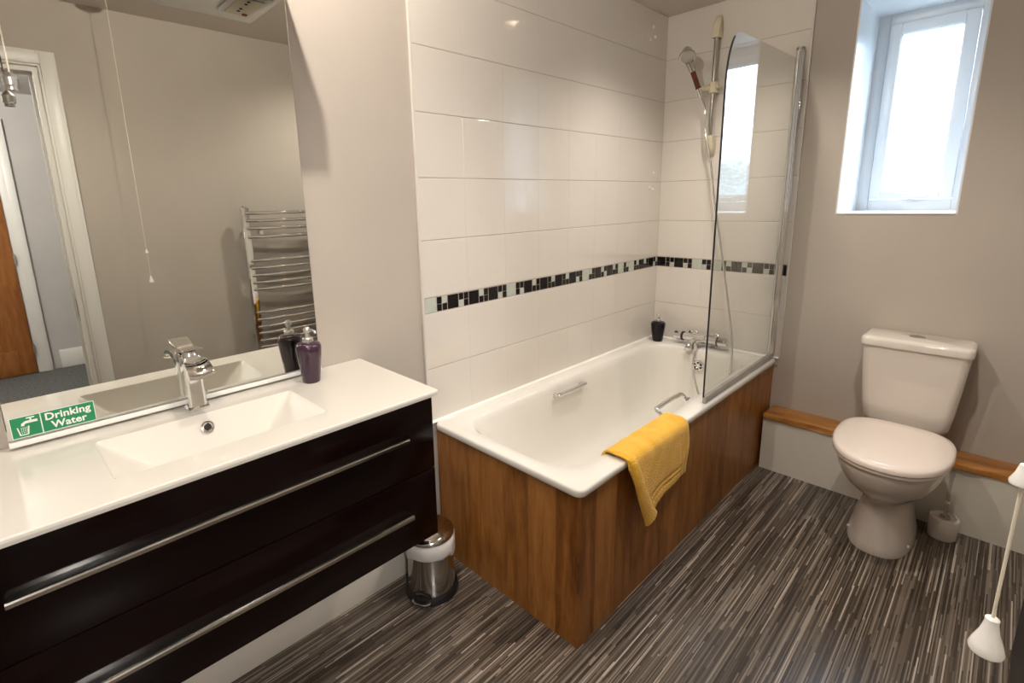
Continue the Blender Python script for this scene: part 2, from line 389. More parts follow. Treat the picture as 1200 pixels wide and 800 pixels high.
# ---------------------------------------------------------------- bath
BL,BW,BZ=1.7165,.700,.559
bath=thing('bathtub','white enamel bathtub with wood effect panels built along the tiled wall','bathtub',(.35,-.86,0))
bm=new(); X0,X1,Y0,Y1=.010,BW,-BL,-.010
R_=[]
R_.append(rr(X0+.004,X1-.004,Y0+.004,Y1-.004,.026,BZ-.026))
R_.append(rr(X0,X1,Y0,Y1,.03,BZ-.022)); R_.append(rr(X0,X1,Y0,Y1,.03,BZ-.006))
R_.append(rr(X0+.002,X1-.002,Y0+.002,Y1-.002,.028,BZ-.002)); R_.append(rr(X0+.006,X1-.006,Y0+.006,Y1-.006,.026,BZ))
IX0,IX1,IY0,IY1=.082,.622,-1.662,-.125
secs=[(0,0,0,0,.15,0),(.003,.004,.003,.003,.148,-.003),(.010,.012,.008,.008,.143,-.012),(.016,.024,.014,.014,.14,-.03),(.022,.06,.022,.022,.138,-.09),(.03,.12,.032,.03,.135,-.18),
      (.042,.19,.044,.04,.13,-.27),(.058,.255,.06,.055,.12,-.335),(.085,.30,.085,.085,.10,-.368),(.13,.37,.13,.14,.07,-.380)]
for (a,b,c,d,r0,dz) in secs: R_.append(rr(IX0+a,IX1-c,IY0+b,IY1-d,r0,BZ+dz))
loft(bm,R_,cap0=False,cap1=True)
obj('tub',bm,M['enamel'],bath,angle=60)
obj('side_panel',bx(.668,.686,-1.700,-.002,0,BZ-.024),M['panel_wood'],bath,smooth=False)
obj('end_panel',bx(.012,.6675,-1.702,-1.684,0,BZ-.024),M['panel_wood'],bath,smooth=False)
bm=new(); prism(bm,[(.668,-1.7025),(.684,-1.7025),(.6875,-1.699),(.6875,-1.684),(.668,-1.684)],'xy',0,BZ-.025); obj('corner_trim',bm,M['panel_wood'],bath,smooth=False)
def grip(pa,pb,out):
    bm=new(); pa=Vector(pa); pb=Vector(pb); o=Vector(out)
    tube(bm,spline([pa,pa+o*.9,pa*.85+pb*.15+o,(pa+pb)/2+o*1.05,pa*.15+pb*.85+o,pb+o*.9,pb],5),.0095,12)
    for p in (pa,pb): cyl(bm,p-o*.05,p+o*.18,.017,16)
    return bm
o=obj('grip_handle',grip((.093,-1.085,.512),(.093,-.885,.512),(.038,0,.006)),M['chrome'],bath); o['label']='chrome grip handle on the tiled wall side'
o=obj('grip_handle',grip((.592,-1.02,.535),(.592,-.80,.535),(-.030,0,.022)),M['chrome'],bath); o['label']='chrome grip handle beside the yellow towel'
# overflow on the tap end
bm=new(); lathe(bm,[(.031,0),(.031,-.006),(.026,-.010),(.020,-.008),(.0,-.008)],(.358,-.152,.478),28,'y')
for k in range(6): a=k*PI/3; cyl(bm,(0.358+.014*math.cos(a),-.166,.478+.014*math.sin(a)),(0.358+.014*math.cos(a),-.158,.478+.014*math.sin(a)),.005,10)
ov=obj('overflow_cover',bm,M['chrome'],bath)
for k in range(6): bm=new(); a=k*PI/3+PI/6; cyl(bm,(0.358+.016*math.cos(a),-.1635,.478+.016*math.sin(a)),(0.358+.016*math.cos(a),-.161,.478+.016*math.sin(a)),.0055,10); obj('overflow_hole',bm,M['black_plastic'],ov)
bm=new(); lathe(bm,[(.035,.0),(.035,.004),(.028,.006),(.0,.006)],(.335,-.32,BZ-.380),24); obj('waste_plug',bm,M['chrome'],bath)

# bath shower mixer tap
tp=thing('bath_mixer_tap','chrome thermostatic bath shower mixer on the far tiled wall above the tub rim','tap',(.318,-.06,.56))
bm=new(); cyl(bm,(.225,-.065,.606),(.415,-.065,.606),.021,24); cyl(bm,(.280,-.065,.606),(.350,-.065,.606),.028,24)
for x in (.258,.378): cyl(bm,(x,-.009,.606),(x,-.065,.606),.014,18); lathe(bm,[(.032,-.0092),(.032,-.016),(.018,-.024)],(x,0,.606),24,'y')
obj('mixer_body',bm,M['chrome'],tp)
for s,x in ((-1,.225),(1,.415)):
    bm=new(); cyl(bm,(x,-.065,.606),(x+s*.048,-.065,.606),.0255,10); cyl(bm,(x+s*.048,-.065,.606),(x+s*.052,-.065,.606),.0255,10,r2=.020)
    k=obj('control_knob',bm,M['chrome'],tp)
    bm=new(); cyl(bm,(x-s*.001,-.065,.606),(x+s*.008,-.065,.606),.0265,20); obj('collar',bm,M['black_plastic'],tp)
bm=new(); tube(bm,spline([(.300,-.065,.600),(.300,-.095,.592),(.300,-.145,.588),(.300,-.165,.574)],6),[.019]*10+[.017]*9,14); lathe(bm,[(.020,0),(.020,.014)],(.300,-.165,.560),18); obj('spout',bm,M['chrome'],tp)
bm=new(); tube(bm,spline([(.333,-.08,.600),(.333,-.125,.600),(.333,-.150,.590),(.333,-.150,.560)],6),.0085,12); obj('hose_outlet',bm,M['chrome'],tp)

# shower rail and handset
sr=thing('shower_rail','chrome shower slide rail with aged cream end brackets on the far tiles','shower rail',(.29,-.04,1.6))
RX=.292
bm=new(); cyl(bm,(RX,-.045,1.66),(RX,-.045,2.20),.0105,20); obj('rail',bm,M['steel'],sr)
def endcap(z,s):
    bm=new()
    rings=[]
    for zz,hw,y1 in [(0,.017,-.062),(.03,.019,-.064),(.06,.019,-.058),(.09,.015,-.044),(.105,.008,-.028)]:
        rings.append([Vector((p.x,p.y,z+s*zz)) for p in rr(RX-hw,RX+hw,y1,-.0092,min(.009,hw*.45,(-.0092-y1)*.45),0,4,2)])
    loft(bm,rings); return bm
obj('top_bracket',endcap(2.165,1),M['cream_plastic'],sr); obj('bottom_bracket',endcap(1.695,-1),M['cream_plastic'],sr)
bm=new(); cyl(bm,(RX,-.045,1.905),(RX,-.045,1.955),.022,18); cyl(bm,(RX-.012,-.050,1.930),(RX-.055,-.095,1.925),.013,14); cyl(bm,(RX+.012,-.05,1.93),(RX+.034,-.06,1.93),.010,12)
obj('slider_clamp',bm,M['cream_plastic'],sr)

sh=thing('hand_shower','chrome hand shower with brown grip hooked on the slide rail','shower head',(RX-.05,-.09,1.9))
hp=Vector((.247,-.105,1.915)); ht=Vector((.212,-.165,2.055)); hd_=(ht-hp).normalized()
bm=new(); cyl(bm,hp+hd_*.018,hp+hd_*.105,.0125,18); cyl(bm,hp-hd_*.0,hp+hd_*.018,.013,18,r2=.0145); obj('grip',bm,M['brown_handle'],sh)
bm=new(); cyl(bm,hp-hd_*.035,hp+hd_*.012,.0105,16,r2=.0145); obj('hose_union',bm,M['chrome'],sh); bm=new(); cyl(bm,hp+hd_*.100,hp+hd_*.145,.014,16,r2=.020)
fd=Vector((.34,-.62,-.70)).normalized(); q=fd.to_track_quat('Z','Y').to_matrix()
hc=Vector((.205,-.172,2.078))
lathe(bm,[(.010,-.052),(.020,-.050),(.026,-.035),(.026,-.028),(.032,-.015),(.038,.0),(.040,.012),(.037,.018),(.0,.018)],hc,28,'z',q)
obj('shower_head',bm,M['steel'],sh)
bm=new(); lathe(bm,[(.031,.0185),(.031,.0205),(.0,.0205)],hc,28,'z',q); obj('spray_plate',bm,M['grey_plastic'],sh)
bm=new()
hose=[hp-hd_*.035,hp-hd_*.09+Vector((.0,0,-.01)),(.285,-.085,1.70),(.318,-.078,1.56),(.357,-.080,1.341),(.408,-.09,1.122),(.480,-.12,.817),(.525,-.16,.647),(.548,-.21,.51),(.545,-.27,.40),(.505,-.31,.335),(.44,-.29,.345),(.385,-.235,.400),(.343,-.178,.455),(.331,-.158,.51),(.333,-.150,.565)]
tube(bm,spline(hose,8),.0052,10); obj('shower_hose',bm,M['hose'],sh)

# glass shower screen
sc_=thing('shower_screen','frameless curved top glass shower screen hinged at the tap end of the bath','shower screen',(.68,-.03,BZ))
pts=[(-.03,.590),(-.853,.590),(-.853,1.775)]
for i in range(1,13):
    a=PI/2*i/12; pts.append((-.853+.105*(1-math.cos(a)),1.775+.192*math.sin(a)))
pts.append((-.03,1.985))
bm=new(); prism(bm,pts,'yz',.677,.683); obj('glass',bm,M['screen_glass'],sc_,smooth=False)
bm=new()
edge=[(-.8545,.590),(-.8545,1.775)]+[(-.8545+.1065*(1-math.cos(PI/2*i/12)),1.775+.1935*math.sin(PI/2*i/12)) for i in range(1,9)]
tube(bm,[(.680,y,z) for y,z in edge],.0036,8); obj('dark_edge',bm,M['black_plastic'],sc_)
obj('bottom_seal',bx(.672,.688,-.845,-.03,.560,.592,bev=.003),M['grey_plastic'],sc_)
bm=new()
box(bm,.660,.688,-.014,-.0092,.562,2.030,bev=.001)
cyl(bm,(.674,-.028,.562),(.674,-.028,2.032),.0155,22); cyl(bm,(.676,-.056,.562),(.676,-.056,2.022),.011,20)
obj('hinge_post',bm,M['chrome'],sc_)
bm=new(); cyl(bm,(.674,-.028,2.030),(.674,-.028,2.042),.0175,22); obj('post_cap',bm,M['steel'],sc_)

# soap dispensers
def dispenser(loc,m,label,h=.120,r=.036,ang=0,body=None):
    t=thing('soap_dispenser',label,'soap dispenser',loc); x,y,z=loc
    bm=new(); prof=[(0,0),(r*.66,0),(r*.70,.004),(r*.80,h*.3),(r*.93,h*.62),(r*1.0,h*.84),(r*.98,h*.90),(r*.86,h*.965),(r*.55,h*.995),(r*.32,h)]
    lathe(bm,prof,loc,36); obj('bottle',bm,m,t,angle=50)
    bm=new(); lathe(bm,[(.0145,h-.003),(.0150,h+.010),(.0125,h+.013),(.007,h+.014),(.0055,h+.026),(.0095,h+.028),(.0105,h+.036),(.006,h+.043)],loc,24)
    d=Vector((math.cos(ang),math.sin(ang),0)); p=Vector((x,y,z+h+.034)); tube(bm,[p,p+d*.018+Vector((0,0,.002)),p+d*.030,p+d*.034-Vector((0,0,.006))],.0038,10)
    obj('pump',bm,M['brushed'],t); return t
dispenser((.095,-2.213,.8845),M['purple'],'aubergine purple soap dispenser with silver pump on the vanity top by the mirror',ang=.3)
dispenser((.086,-.105,.560),M['black_glaze'],'black soap dispenser with silver pump on the bath corner',h=.118,r=.041,ang=-1.2)

# small white domes modelled in place of glints on the tiles near the corner
for loc3,lab in (([(-.097,1.520),(-.138,1.440),(-.099,1.431)],'one of the three tiny white domes standing for glints on the tiles at mid wall near the corner'),
                 ([(-.164,2.259),(-.194,2.192),(-.142,2.214)],'one of the three tiny white domes standing for glints on the tiles close under the ceiling corner')):
    for y,z in loc3:
        bm=new(); lathe(bm,[(.0085,.0088),(.0085,.011),(.006,.0145),(.0,.016)],(0,y,z),16,'x')
        tag(obj('glint_dome',bm,M['white_plastic']),lab,'screw cap',lab.replace('one of the ',''))

# towel ---------------------------------------------------------------
tw=thing('hand_towel','mustard yellow towel folded over the outer rim of the bath','towel',(.70,-1.26,.5))
def towel_main():
    bm=new(); nu,nv=56,48; V=[]
    over=[(.606,.515),(.613,.552),(.626,.5705),(.650,.5735),(.678,.5735),(.698,.570),(.7115,.556),(.7160,.535)]
    P=spline([(a,0,b) for a,b in over],4)
    for j in range(nu+1):
        u=j/nu; y0=-1.475+u*.413
        col=[]
        for p in P: col.append((p.x,y0,p.z+.0018*math.sin(u*31)*math.sin(u*5)))
        # outside drop: the cloth hangs as a plane whose near edge swings towards the far side
        zb=.345+.015*u-.045*max(0,1-u/.45)**1.5
        nd=34
        for i in range(1,nd+1):
            w=i/nd; z=.535+(zb-.535)*w
            y=y0+(1-u)*(.115*w)+.004*math.sin(w*6)*u
            x=.7160+.0035*math.sin(w*3)+.0025*math.sin(u*7+w*4)*w
            x+=.010*w*max(0,1-u*2.2)
            for uu in (.84,.885,.93): x-=.0042*math.exp(-((u-uu)/.011)**2)
            if u<.84:
                for ww in (.72,.83): x-=.0045*math.exp(-((w-ww)/.024)**2)
            col.append((x,y,z))
        V.append([bm.verts.new(c) for c in col])
    for a,b in zip(V,V[1:]):
        for i in range(len(a)-1): bm.faces.new((a[i],b[i],b[i+1],a[i+1]))
    return bm
obj('towel_cloth',towel_main(),M['towel'],tw,angle=80,solid=.008)
bm=new()
pth=[(.660,-1.474,.579),(.692,-1.470,.578),(.716,-1.458,.560),(.727,-1.440,.50),(.731,-1.412,.43),(.731,-1.380,.365),(.731,-1.352,.320),(.731,-1.342,.304)]
P=spline(pth,7); rad=[]
for i in range(len(P)):
    t=i/(len(P)-1); r0=.008+.027*max(0,(t-.12)/.88)**.8
    if t>.97: r0*=1-.25*((t-.97)/.03)**2
    for tt in (.66,.73,.80): r0-=.0022*math.exp(-((t-tt)/.012)**2)
    rad.append(r0)
rings=[]
for p,r0 in zip(P,rad):
    rings.append([Vector((p.x+math.cos(2*PI*k/24)*min(r0,.0115), p.y+math.sin(2*PI*k/24)*r0*1.05, p.z+math.sin(2*PI*k/24)*r0*.38)) for k in range(24)])
loft(bm,rings); obj('folded_edge',bm,M['towel'],tw,angle=80,subsurf=1)

# ---------------------------------------------------------------- vanity
VY0,VY1=-3.005,-2.000; VZ=.884; YC=(VY0+VY1)/2
vn=thing('vanity_unit','dark espresso wall hung vanity cabinet with two wide drawers and chrome bar pulls','vanity cabinet',(.2,YC,.434))
CY0,CY1=VY0+.012,VY1-.012
bm=new(); zt=VZ-.0185
box(bm,.001,.385,CY1-.016,CY1,.434,zt); box(bm,.001,.385,CY0,CY0+.016,.434,zt)
box(bm,.001,.385,CY0+.016,CY1-.016,.434,.450); box(bm,.001,.012,CY0+.016,CY1-.016,.450,zt)
obj('cabinet_body',bm,M['espresso'],vn,smooth=False)
for (z0,z1,hz) in ((.651,.863,.775),(.436,.648,.546)):
    d=obj('drawer_front',bx(.386,.406,CY0+.001,CY1-.001,z0,z1,bev=.0015),M['espresso'],vn)
    bm=new()
    prof=[(.4055,hz+.002),(.424,hz+.002),(.4275,hz+.0005),(.429,hz-.0025),(.429,hz-.0095),(.4275,hz-.0105),(.4262,hz-.0095),(.4255,hz-.003),(.422,hz-.001),(.4055,hz-.001)]
    prism(bm,prof,'xz',-2.894,-2.107)
    obj('bar_pull',bm,M['steel'],d,angle=18)
# worktop with moulded basin
bt=thing('washbasin','white ceramic worktop basin with a shallow rectangular bowl on the vanity','washbasin',(.21,YC,VZ-.018))
bm=new(); nseg=6
def quad_ring(p4,r,z,n=5,m=6):
    """ring through a 4-gon with rounded corners; p4 in order +x+y, -x+y, -x-y, +x-y"""
    out=[]
    P=[Vector((a,b,0)) for a,b in p4]
    arcs=[]
    for k in range(4):
        c=P[k]; a=P[k-1]; b=P[(k+1)%4]
        s=c+(a-c).normalized()*r; e=c+(b-c).normalized()*r
        arcs.append([ (s*(1-t)**2+c*2*t*(1-t)+e*t*t) for t in [i/n for i in range(n+1)]])
    for k in range(4):
        out+=arcs[k]; s=arcs[k][-1]; e=arcs[(k+1)%4][0]
        for i in range(1,m): out.append(s+(e-s)*i/m)
    return [Vector((p.x,p.y,z)) for p in out]
def rect(x0,x1,y0,y1): return [(x1,y1),(x0,y1),(x0,y0),(x1,y0)]
o4=rect(0.001,.424,VY0,VY1)
rings=[quad_ring(rect(.006,.419,VY0+.005,VY1-.005),.006,VZ-.018),quad_ring(rect(.001,.422,VY0+.002,VY1-.002),.007,VZ-.016),quad_ring(o4,.008,VZ-.008),quad_ring(rect(.001,.4235,VY0+.0005,VY1-.0005),.008,VZ-.003),quad_ring(rect(.003,.421,VY0+.003,VY1-.003),.006,VZ)]
bo=[(.336,-2.285),(.122,-2.290),(.112,-2.725),(.336,-2.720)]
bi=[(.300,-2.400),(.170,-2.400),(.168,-2.610),(.300,-2.610)]
def lerp4(t,z,r): return quad_ring([(a[0]*(1-t)+b[0]*t,a[1]*(1-t)+b[1]*t) for a,b in zip(bo,bi)],r,z)
rings+=[quad_ring(rect(.010,.414,VY0+.01,VY1-.01),.006,VZ),lerp4(-.035,VZ,.012),lerp4(-.02,VZ,.012),lerp4(0,VZ-.0012,.012),lerp4(.03,VZ-.0045,.012),lerp4(.06,VZ-.008,.012),lerp4(.92,VZ-.094,.015),lerp4(.97,VZ-.0985,.015),lerp4(1.15,VZ-.102,.02)]
loft(bm,rings,cap0=False,cap1=True)
obj('worktop',bm,M['basin'],bt,angle=16)
# overflow ring on the back slope
nrm=Vector((.9,0,.42)).normalized(); q=nrm.to_track_quat('Z','Y').to_matrix(); oc=Vector((.1345,-2.507,.8535))
bm=new(); lathe(bm,[(.0085,.0),(.0085,.002),(.011,.0038),(.0150,.003),(.0160,-.001)],oc,28,'z',q); obj('overflow_ring',bm,M['chrome'],bt)
bm=new(); lathe(bm,[(.0085,-.001),(.0085,.0012),(.0,.0012)],oc,20,'z',q); obj('overflow_hole',bm,M['dark_hole'],bt)
bm=new(); lathe(bm,[(.030,0),(.030,.003),(.022,.006),(.0,.007)],(.235,-2.505,VZ-.101),28); obj('waste_plug',bm,M['chrome'],bt)

# basin tap : square column, open waterfall spout, flat lever
tb=thing('basin_tap','chrome waterfall basin tap with flat lever standing behind the bowl','tap',(.062,-2.507,VZ))
TY_=-2.507
bm=new()
def sq(x,hx,hy,z,r=.008,dx=0): return rr(x-hx,x+hx,TY_-hy,TY_+hy,r,z,4,3)
loft(bm,[sq(.062,.026,.026,VZ,.010),sq(.062,.026,.026,VZ+.006,.010),sq(.062,.021,.021,VZ+.010,.009),sq(.061,.020,.020,VZ+.06,.009),sq(.060,.021,.0215,VZ+.11,.009),sq(.060,.022,.023,VZ+.136,.009),sq(.060,.020,.021,VZ+.140,.008)])
obj('tap_body',bm,M['chrome'],tb)
bm=new()
rings=[]
for x,z,w,th in [(.062,VZ+.122,.022,.024),(.085,VZ+.130,.023,.016),(.11,VZ+.132,.025,.009),(.132,VZ+.127,.027,.006),(.150,VZ+.116,.028,.005),(.158,VZ+.106,.0285,.004)]:
    r_=[]
    K=12
    for k in range(K+1):      # top trough: dips in the middle
        s=-1+2*k/K; r_.append(Vector((x,TY_+s*w,z+.006*s*s)))
    for k in range(K+1):
        s=1-2*k/K; r_.append(Vector((x,TY_+s*w*.96,z-th+.003*s*s)))
    rings.append(r_)
loft(bm,rings); obj('spout',bm,M['chrome'],tb,angle=45)
bm=new(); lathe(bm,[(.018,VZ+.138),(.018,VZ+.143),(.016,VZ+.146),(.016,VZ+.153),(.0,VZ+.154)],(.060,TY_,0),24)
obj('cartridge',bm,M['chrome'],tb)
bm=new()
rings=[]
for x,z,w,th in [(.036,VZ+.150,.018,.005),(.041,VZ+.155,.021,.007),(.060,VZ+.157,.0225,.008),(.080,VZ+.160,.023,.006),(.104,VZ+.164,.0235,.004),(.107,VZ+.1645,.022,.003)]:
    rings.append([Vector((x,p.x,z+p.y)) for p in rr(TY_-w,TY_+w,-th/2,th/2,th*.45,0,3,2)])
loft(bm,rings); obj('lever',bm,M['chrome'],tb)
bm=new(); cyl(bm,(.028,TY_+.030,VZ),(.028,TY_+.030,VZ+.022),.003,10); lathe(bm,[(.004,.020),(.007,.024),(.006,.031),(.0,.033)],(.028,TY_+.030,VZ),14); obj('pop_up_rod',bm,M['chrome'],tb)

# ---------------------------------------------------------------- mirror with pelmet
MY0,MY1,MZ0,MZ1=-2.862,-2.152,.896,1.93
mr=thing('wall_mirror','tall wall mirror standing above the vanity top with a white pelmet','mirror',(.015,YC,MZ0))
obj('mirror_backing',bx(.001,.024,MY0+.002,MY1-.002,MZ0-.001,MZ1-.002),M['white_plastic'],mr,smooth=False)
bm=new(); box(bm,.0245,.030,MY0,MY1,MZ0+.008,MZ1-.001,bev=.0022,seg=1); obj('mirror_glass',bm,M['mirror'],mr,smooth=False)
obj('bottom_rail',bx(.0245,.036,MY0,MY1,MZ0-.005,MZ0+.0065,bev=.001),M['white_plastic'],mr)
# pelmet hangs over the mirror
bm=new(); frame_z0,frame_z1=MZ1,MZ1+.075
box(bm,.001,.286,MY0,MY1,MZ1,MZ1+.075,bev=.003)
pel=obj('pelmet',bm,M['white_plastic'],mr)
bm=new(); lathe(bm,[(.042,MZ1+.0),(.042,MZ1-.004),(.034,MZ1-.006),(.032,MZ1-.002)],(.20,-2.45,0),28); obj('lamp_rim',bm,M['white_plastic'],pel)
bm=new(); lathe(bm,[(.030,MZ1-.0045),(.0,MZ1-.005)],(.20,-2.45,0),24); obj('lamp_lens',bm,M['lamp_small'],pel)
ss=thing('shaver_socket','white shaver socket plate under the mirror pelmet at its right end','socket',(.15,-2.2,MZ1))
obj('socket_plate',bx(.055,.215,-2.268,-2.172,MZ1-.008,MZ1-.0005,bev=.003),M['white_plastic'],ss)
obj('socket_face',bx(.070,.200,-2.255,-2.190,MZ1-.0115,MZ1-.008,bev=.002),M['cream_plastic'],ss)
for x in (.085,.105,.145,.165):
    bm=new(); cyl(bm,(x,-2.228,MZ1-.0130),(x,-2.228,MZ1-.011),.0042,10); obj('pin_hole',bm,M['dark_hole'],ss)
bm=new(); cyl(bm,(.186,-2.205,MZ1-.0145),(.186,-2.205,MZ1-.011),.0075,14); obj('indicator',bm,M['red'],ss)
# light pull under the pelmet
pc=thing('light_pull','cream light pull cord with small metal knob hanging in front of the mirror','pull cord',(.13,-2.742,MZ1))
bm=new(); cyl(bm,(.130,-2.742,1.640),(.130,-2.742,MZ1),.0013,8); obj('cord',bm,M['cord'],pc)
bm=new(); lathe(bm,[(.003,1.643),(.007,1.639),(.0115,1.633),(.0115,1.620),(.009,1.617),(.009,1.611),(.0,1.610)],(.130,-2.742,0),20); obj('knob',bm,M['brushed'],pc)

# sign on the mirror
sg=thing('drinking_water_sign','small green drinking water sticker on the lower left corner of the mirror','sign',(.031,-2.78,.909))
sx=.0302; SY0,SY1,SZ0,SZ1=-2.853,-2.710,.9095,.9545
obj('backing',bx(sx,sx+.0006,SY0-.0012,SY1+.0012,SZ0-.0012,SZ1+.0012),M['sign_white'],sg,smooth=False)
ys=SY0+.0495
bm=new(); box(bm,sx+.0006,sx+.0009,SY0,ys-.001,SZ0,SZ1); box(bm,sx+.0006,sx+.0009,ys+.001,SY1,SZ0,SZ1); obj('green_field',bm,M['green'],sg,smooth=False)
def text(body,size,y,z,bold=.0006):
    cu=bpy.data.curves.new('lettering','FONT'); cu.body=body; cu.size=size; cu.align_x='CENTER'; cu.offset=bold; cu.extrude=.0001; cu.resolution_u=3; cu.space_character=1.03
    t=bpy.data.objects.new('tmp',cu); COL.objects.link(t)
    bpy.context.view_layer.update(); dg=bpy.context.evaluated_depsgraph_get()
    me=bpy.data.meshes.new_from_object(t.evaluated_get(dg)); COL.objects.unlink(t); bpy.data.objects.remove(t)
    me.transform(Matrix.Translation((sx+.0011,y,z))@Matrix(((0,0,1,0),(1,0,0,0),(0,1,0,0),(0,0,0,1))))
    o=bpy.data.objects.new('lettering',me); COL.objects.link(o); me.materials.clear(); me.materials.append(M['sign_white'])
    o.parent=sg; o.matrix_parent_inverse=Matrix.Translation(sg.location).inverted(); return o
yt=(ys+SY1)/2
text('Drinking',.0225,yt,.9355); text('Water',.0225,yt,.9145)
# tap and glass pictogram
bm=new(); y0=SY0; g1,g2=sx+.0009,sx+.0013
def P2(pts): prism(bm,[(y0+a,SZ0+b) for a,b in pts],'yz',g1,g2)
P2([(.026,.0395),(.040,.0395),(.040,.0425),(.026,.0425)]); P2([(.0315,.034),(.0345,.034),(.0345,.040),(.0315,.040)])
P2([(.0215,.0335),(.0245,.0350),(.0440,.0350),(.0440,.0295),(.0260,.0295),(.0225,.0285)])
P2([(.0160,.0250),(.0170,.0305),(.0215,.0335),(.0235,.0290),(.0220,.0275),(.0215,.0250)])
P2([(.0085,.0230),(.0108,.0230),(.0135,.0062),(.0115,.0040)]); P2([(.0270,.0230),(.0293,.0230),(.0262,.0040),(.0243,.0062)]); P2([(.0115,.0040),(.0135,.0062),(.0243,.0062),(.0262,.0040)])
for i in range(4):
    for j in range(4):
        a=.0150+i*.0030; b=.0085+j*.0036; P2([(a,b),(a+.0013,b),(a+.0013,b+.0022),(a,b+.0022)])
obj('pictogram',bm,M['sign_white'],sg,smooth=False)

# ---------------------------------------------------------------- toilet
TX=1.246
to=thing('toilet','white close coupled toilet with closed lid standing against the boxed ledge','toilet',(TX,-.38,0))
def egg(z,hw,yf,yb,ex=2.3,n=44,bw=1.0):
    """plan ring: rounded front (yf), flatter back (yb)"""
    out=[]; cy=yb+(yf-yb)*.42
    for k in range(n):
        a=2*PI*k/n; c=math.cos(a); s=math.sin(a)
        e=ex if s<0 else 3.2
        x=hw*math.copysign(abs(c)**(2/e),c)*(1 if s<0 else bw)
        ly=(cy-yf) if s<0 else (yb-cy)
        y=cy+ly*math.copysign(abs(s)**(2/e),s)
        out.append(Vector((TX+x,y,z)))
    return out
bm=new()
secs=[(0,.108,-.548,-.155,2.6),(.010,.110,-.550,-.153,2.6),(.035,.104,-.540,-.155,2.5),(.09,.092,-.515,-.16,2.4),(.15,.084,-.498,-.165,2.3),(.195,.084,-.498,-.170,2.3),(.225,.096,-.530,-.172,2.3),
      (.26,.122,-.590,-.175,2.3),(.30,.146,-.640,-.178,2.3),(.34,.162,-.672,-.180,2.3),(.38,.170,-.688,-.182,2.3),(.402,.171,-.690,-.184,2.3),(.408,.166,-.684,-.19,2.3)]
loft(bm,[egg(z,h,a,b,e) for z,h,a,b,e in secs]); obj('pan',bm,M['porcelain'],to,angle=60)
for s in (-1,1):
    bm=new(); cyl(bm,(TX+s*.085,-.44,.026),(TX+s*.1015,-.44,.027),.006,14); obj('bolt_cap',bm,M['porcelain'],to)
bm=new(); loft(bm,[egg(.409,.176,-.700,-.250,2.25),egg(.411,.181,-.706,-.247,2.25),egg(.420,.181,-.706,-.247,2.25),egg(.422,.178,-.702,-.250,2.25)]); obj('seat_ring',bm,M['seat'],to,angle=50)
bm=new(); loft(bm,[egg(.4235,.178,-.703,-.240,2.25),egg(.4255,.184,-.711,-.236,2.25),egg(.438,.184,-.711,-.236,2.25),egg(.446,.178,-.704,-.240,2.25),egg(.450,.160,-.682,-.252,2.25),egg(.4515,.10,-.60,-.30,2.2)]); obj('seat_lid',bm,M['seat'],to,angle=60)
for s in (-1,1):
    bm=new(); cyl(bm,(TX+s*.065,-.236,.432),(TX+s*.105,-.236,.432),.010,14); box(bm,TX+s*.085-.016,TX+s*.085+.016,-.246,-.222,.408,.432)
    obj('seat_hinge',bm,M['chrome'],to)
def cring(z,hw,yf,yb,r): return rr(TX-hw,TX+hw,yf,yb,r,z,6,4)
bm=new(); loft(bm,[cring(.402,.120,-.165,-.02,.03),cring(.410,.134,-.175,-.016,.035),cring(.430,.145,-.182,-.014,.035),cring(.50,.154,-.185,-.012,.033),cring(.62,.165,-.188,-.010,.03),cring(.747,.175,-.190,-.008,.028)]); obj('cistern',bm,M['porcelain'],to,angle=60)
bm=new(); loft(bm,[cring(.748,.174,-.190,-.008,.028),cring(.749,.181,-.197,-.006,.030),cring(.772,.182,-.198,-.006,.030),cring(.782,.178,-.194,-.008,.028),cring(.786,.165,-.180,-.012,.026)]); obj('cistern_lid',bm,M['porcelain'],to,angle=60)
bm=new(); lathe(bm,[(.024,.7855),(.024,.789),(.019,.791),(.0,.7915)],(0,0,0),28)
for v in bm.verts: v.co.x=TX-.005+v.co.x*1.15; v.co.y=-.085+v.co.y*.8
fb=obj('flush_button',bm,M['steel'],to)

# toilet brush
br=thing('toilet_brush','white toilet brush holder with clear handle on the floor beside the toilet','toilet brush',(1.425,-.215,0))
bm=new(); lathe(bm,[(.044,0),(.047,.004),(.0485,.05),(.0485,.082),(.046,.088),(.038,.090),(.036,.086),(.02,.083),(.0,.083)],(1.425,-.215,0),32); obj('holder',bm,M['porcelain'],br)
bm=new(); lathe(bm,[(.020,.083),(.014,.095),(.007,.10),(.0055,.20),(.0065,.26),(.010,.275),(.009,.30),(.0,.305)],(1.425,-.215,0),18)
M['clear'],_,_=thin_glass('clear plastic',(.86,.86,.84),.05); obj('handle',bm,M['clear'],br)
bm=new(); lathe(bm,[(.009,.145),(.010,.150),(.009,.156)],(1.425,-.215,0),16); obj('handle_ring',bm,M['chrome'],br)

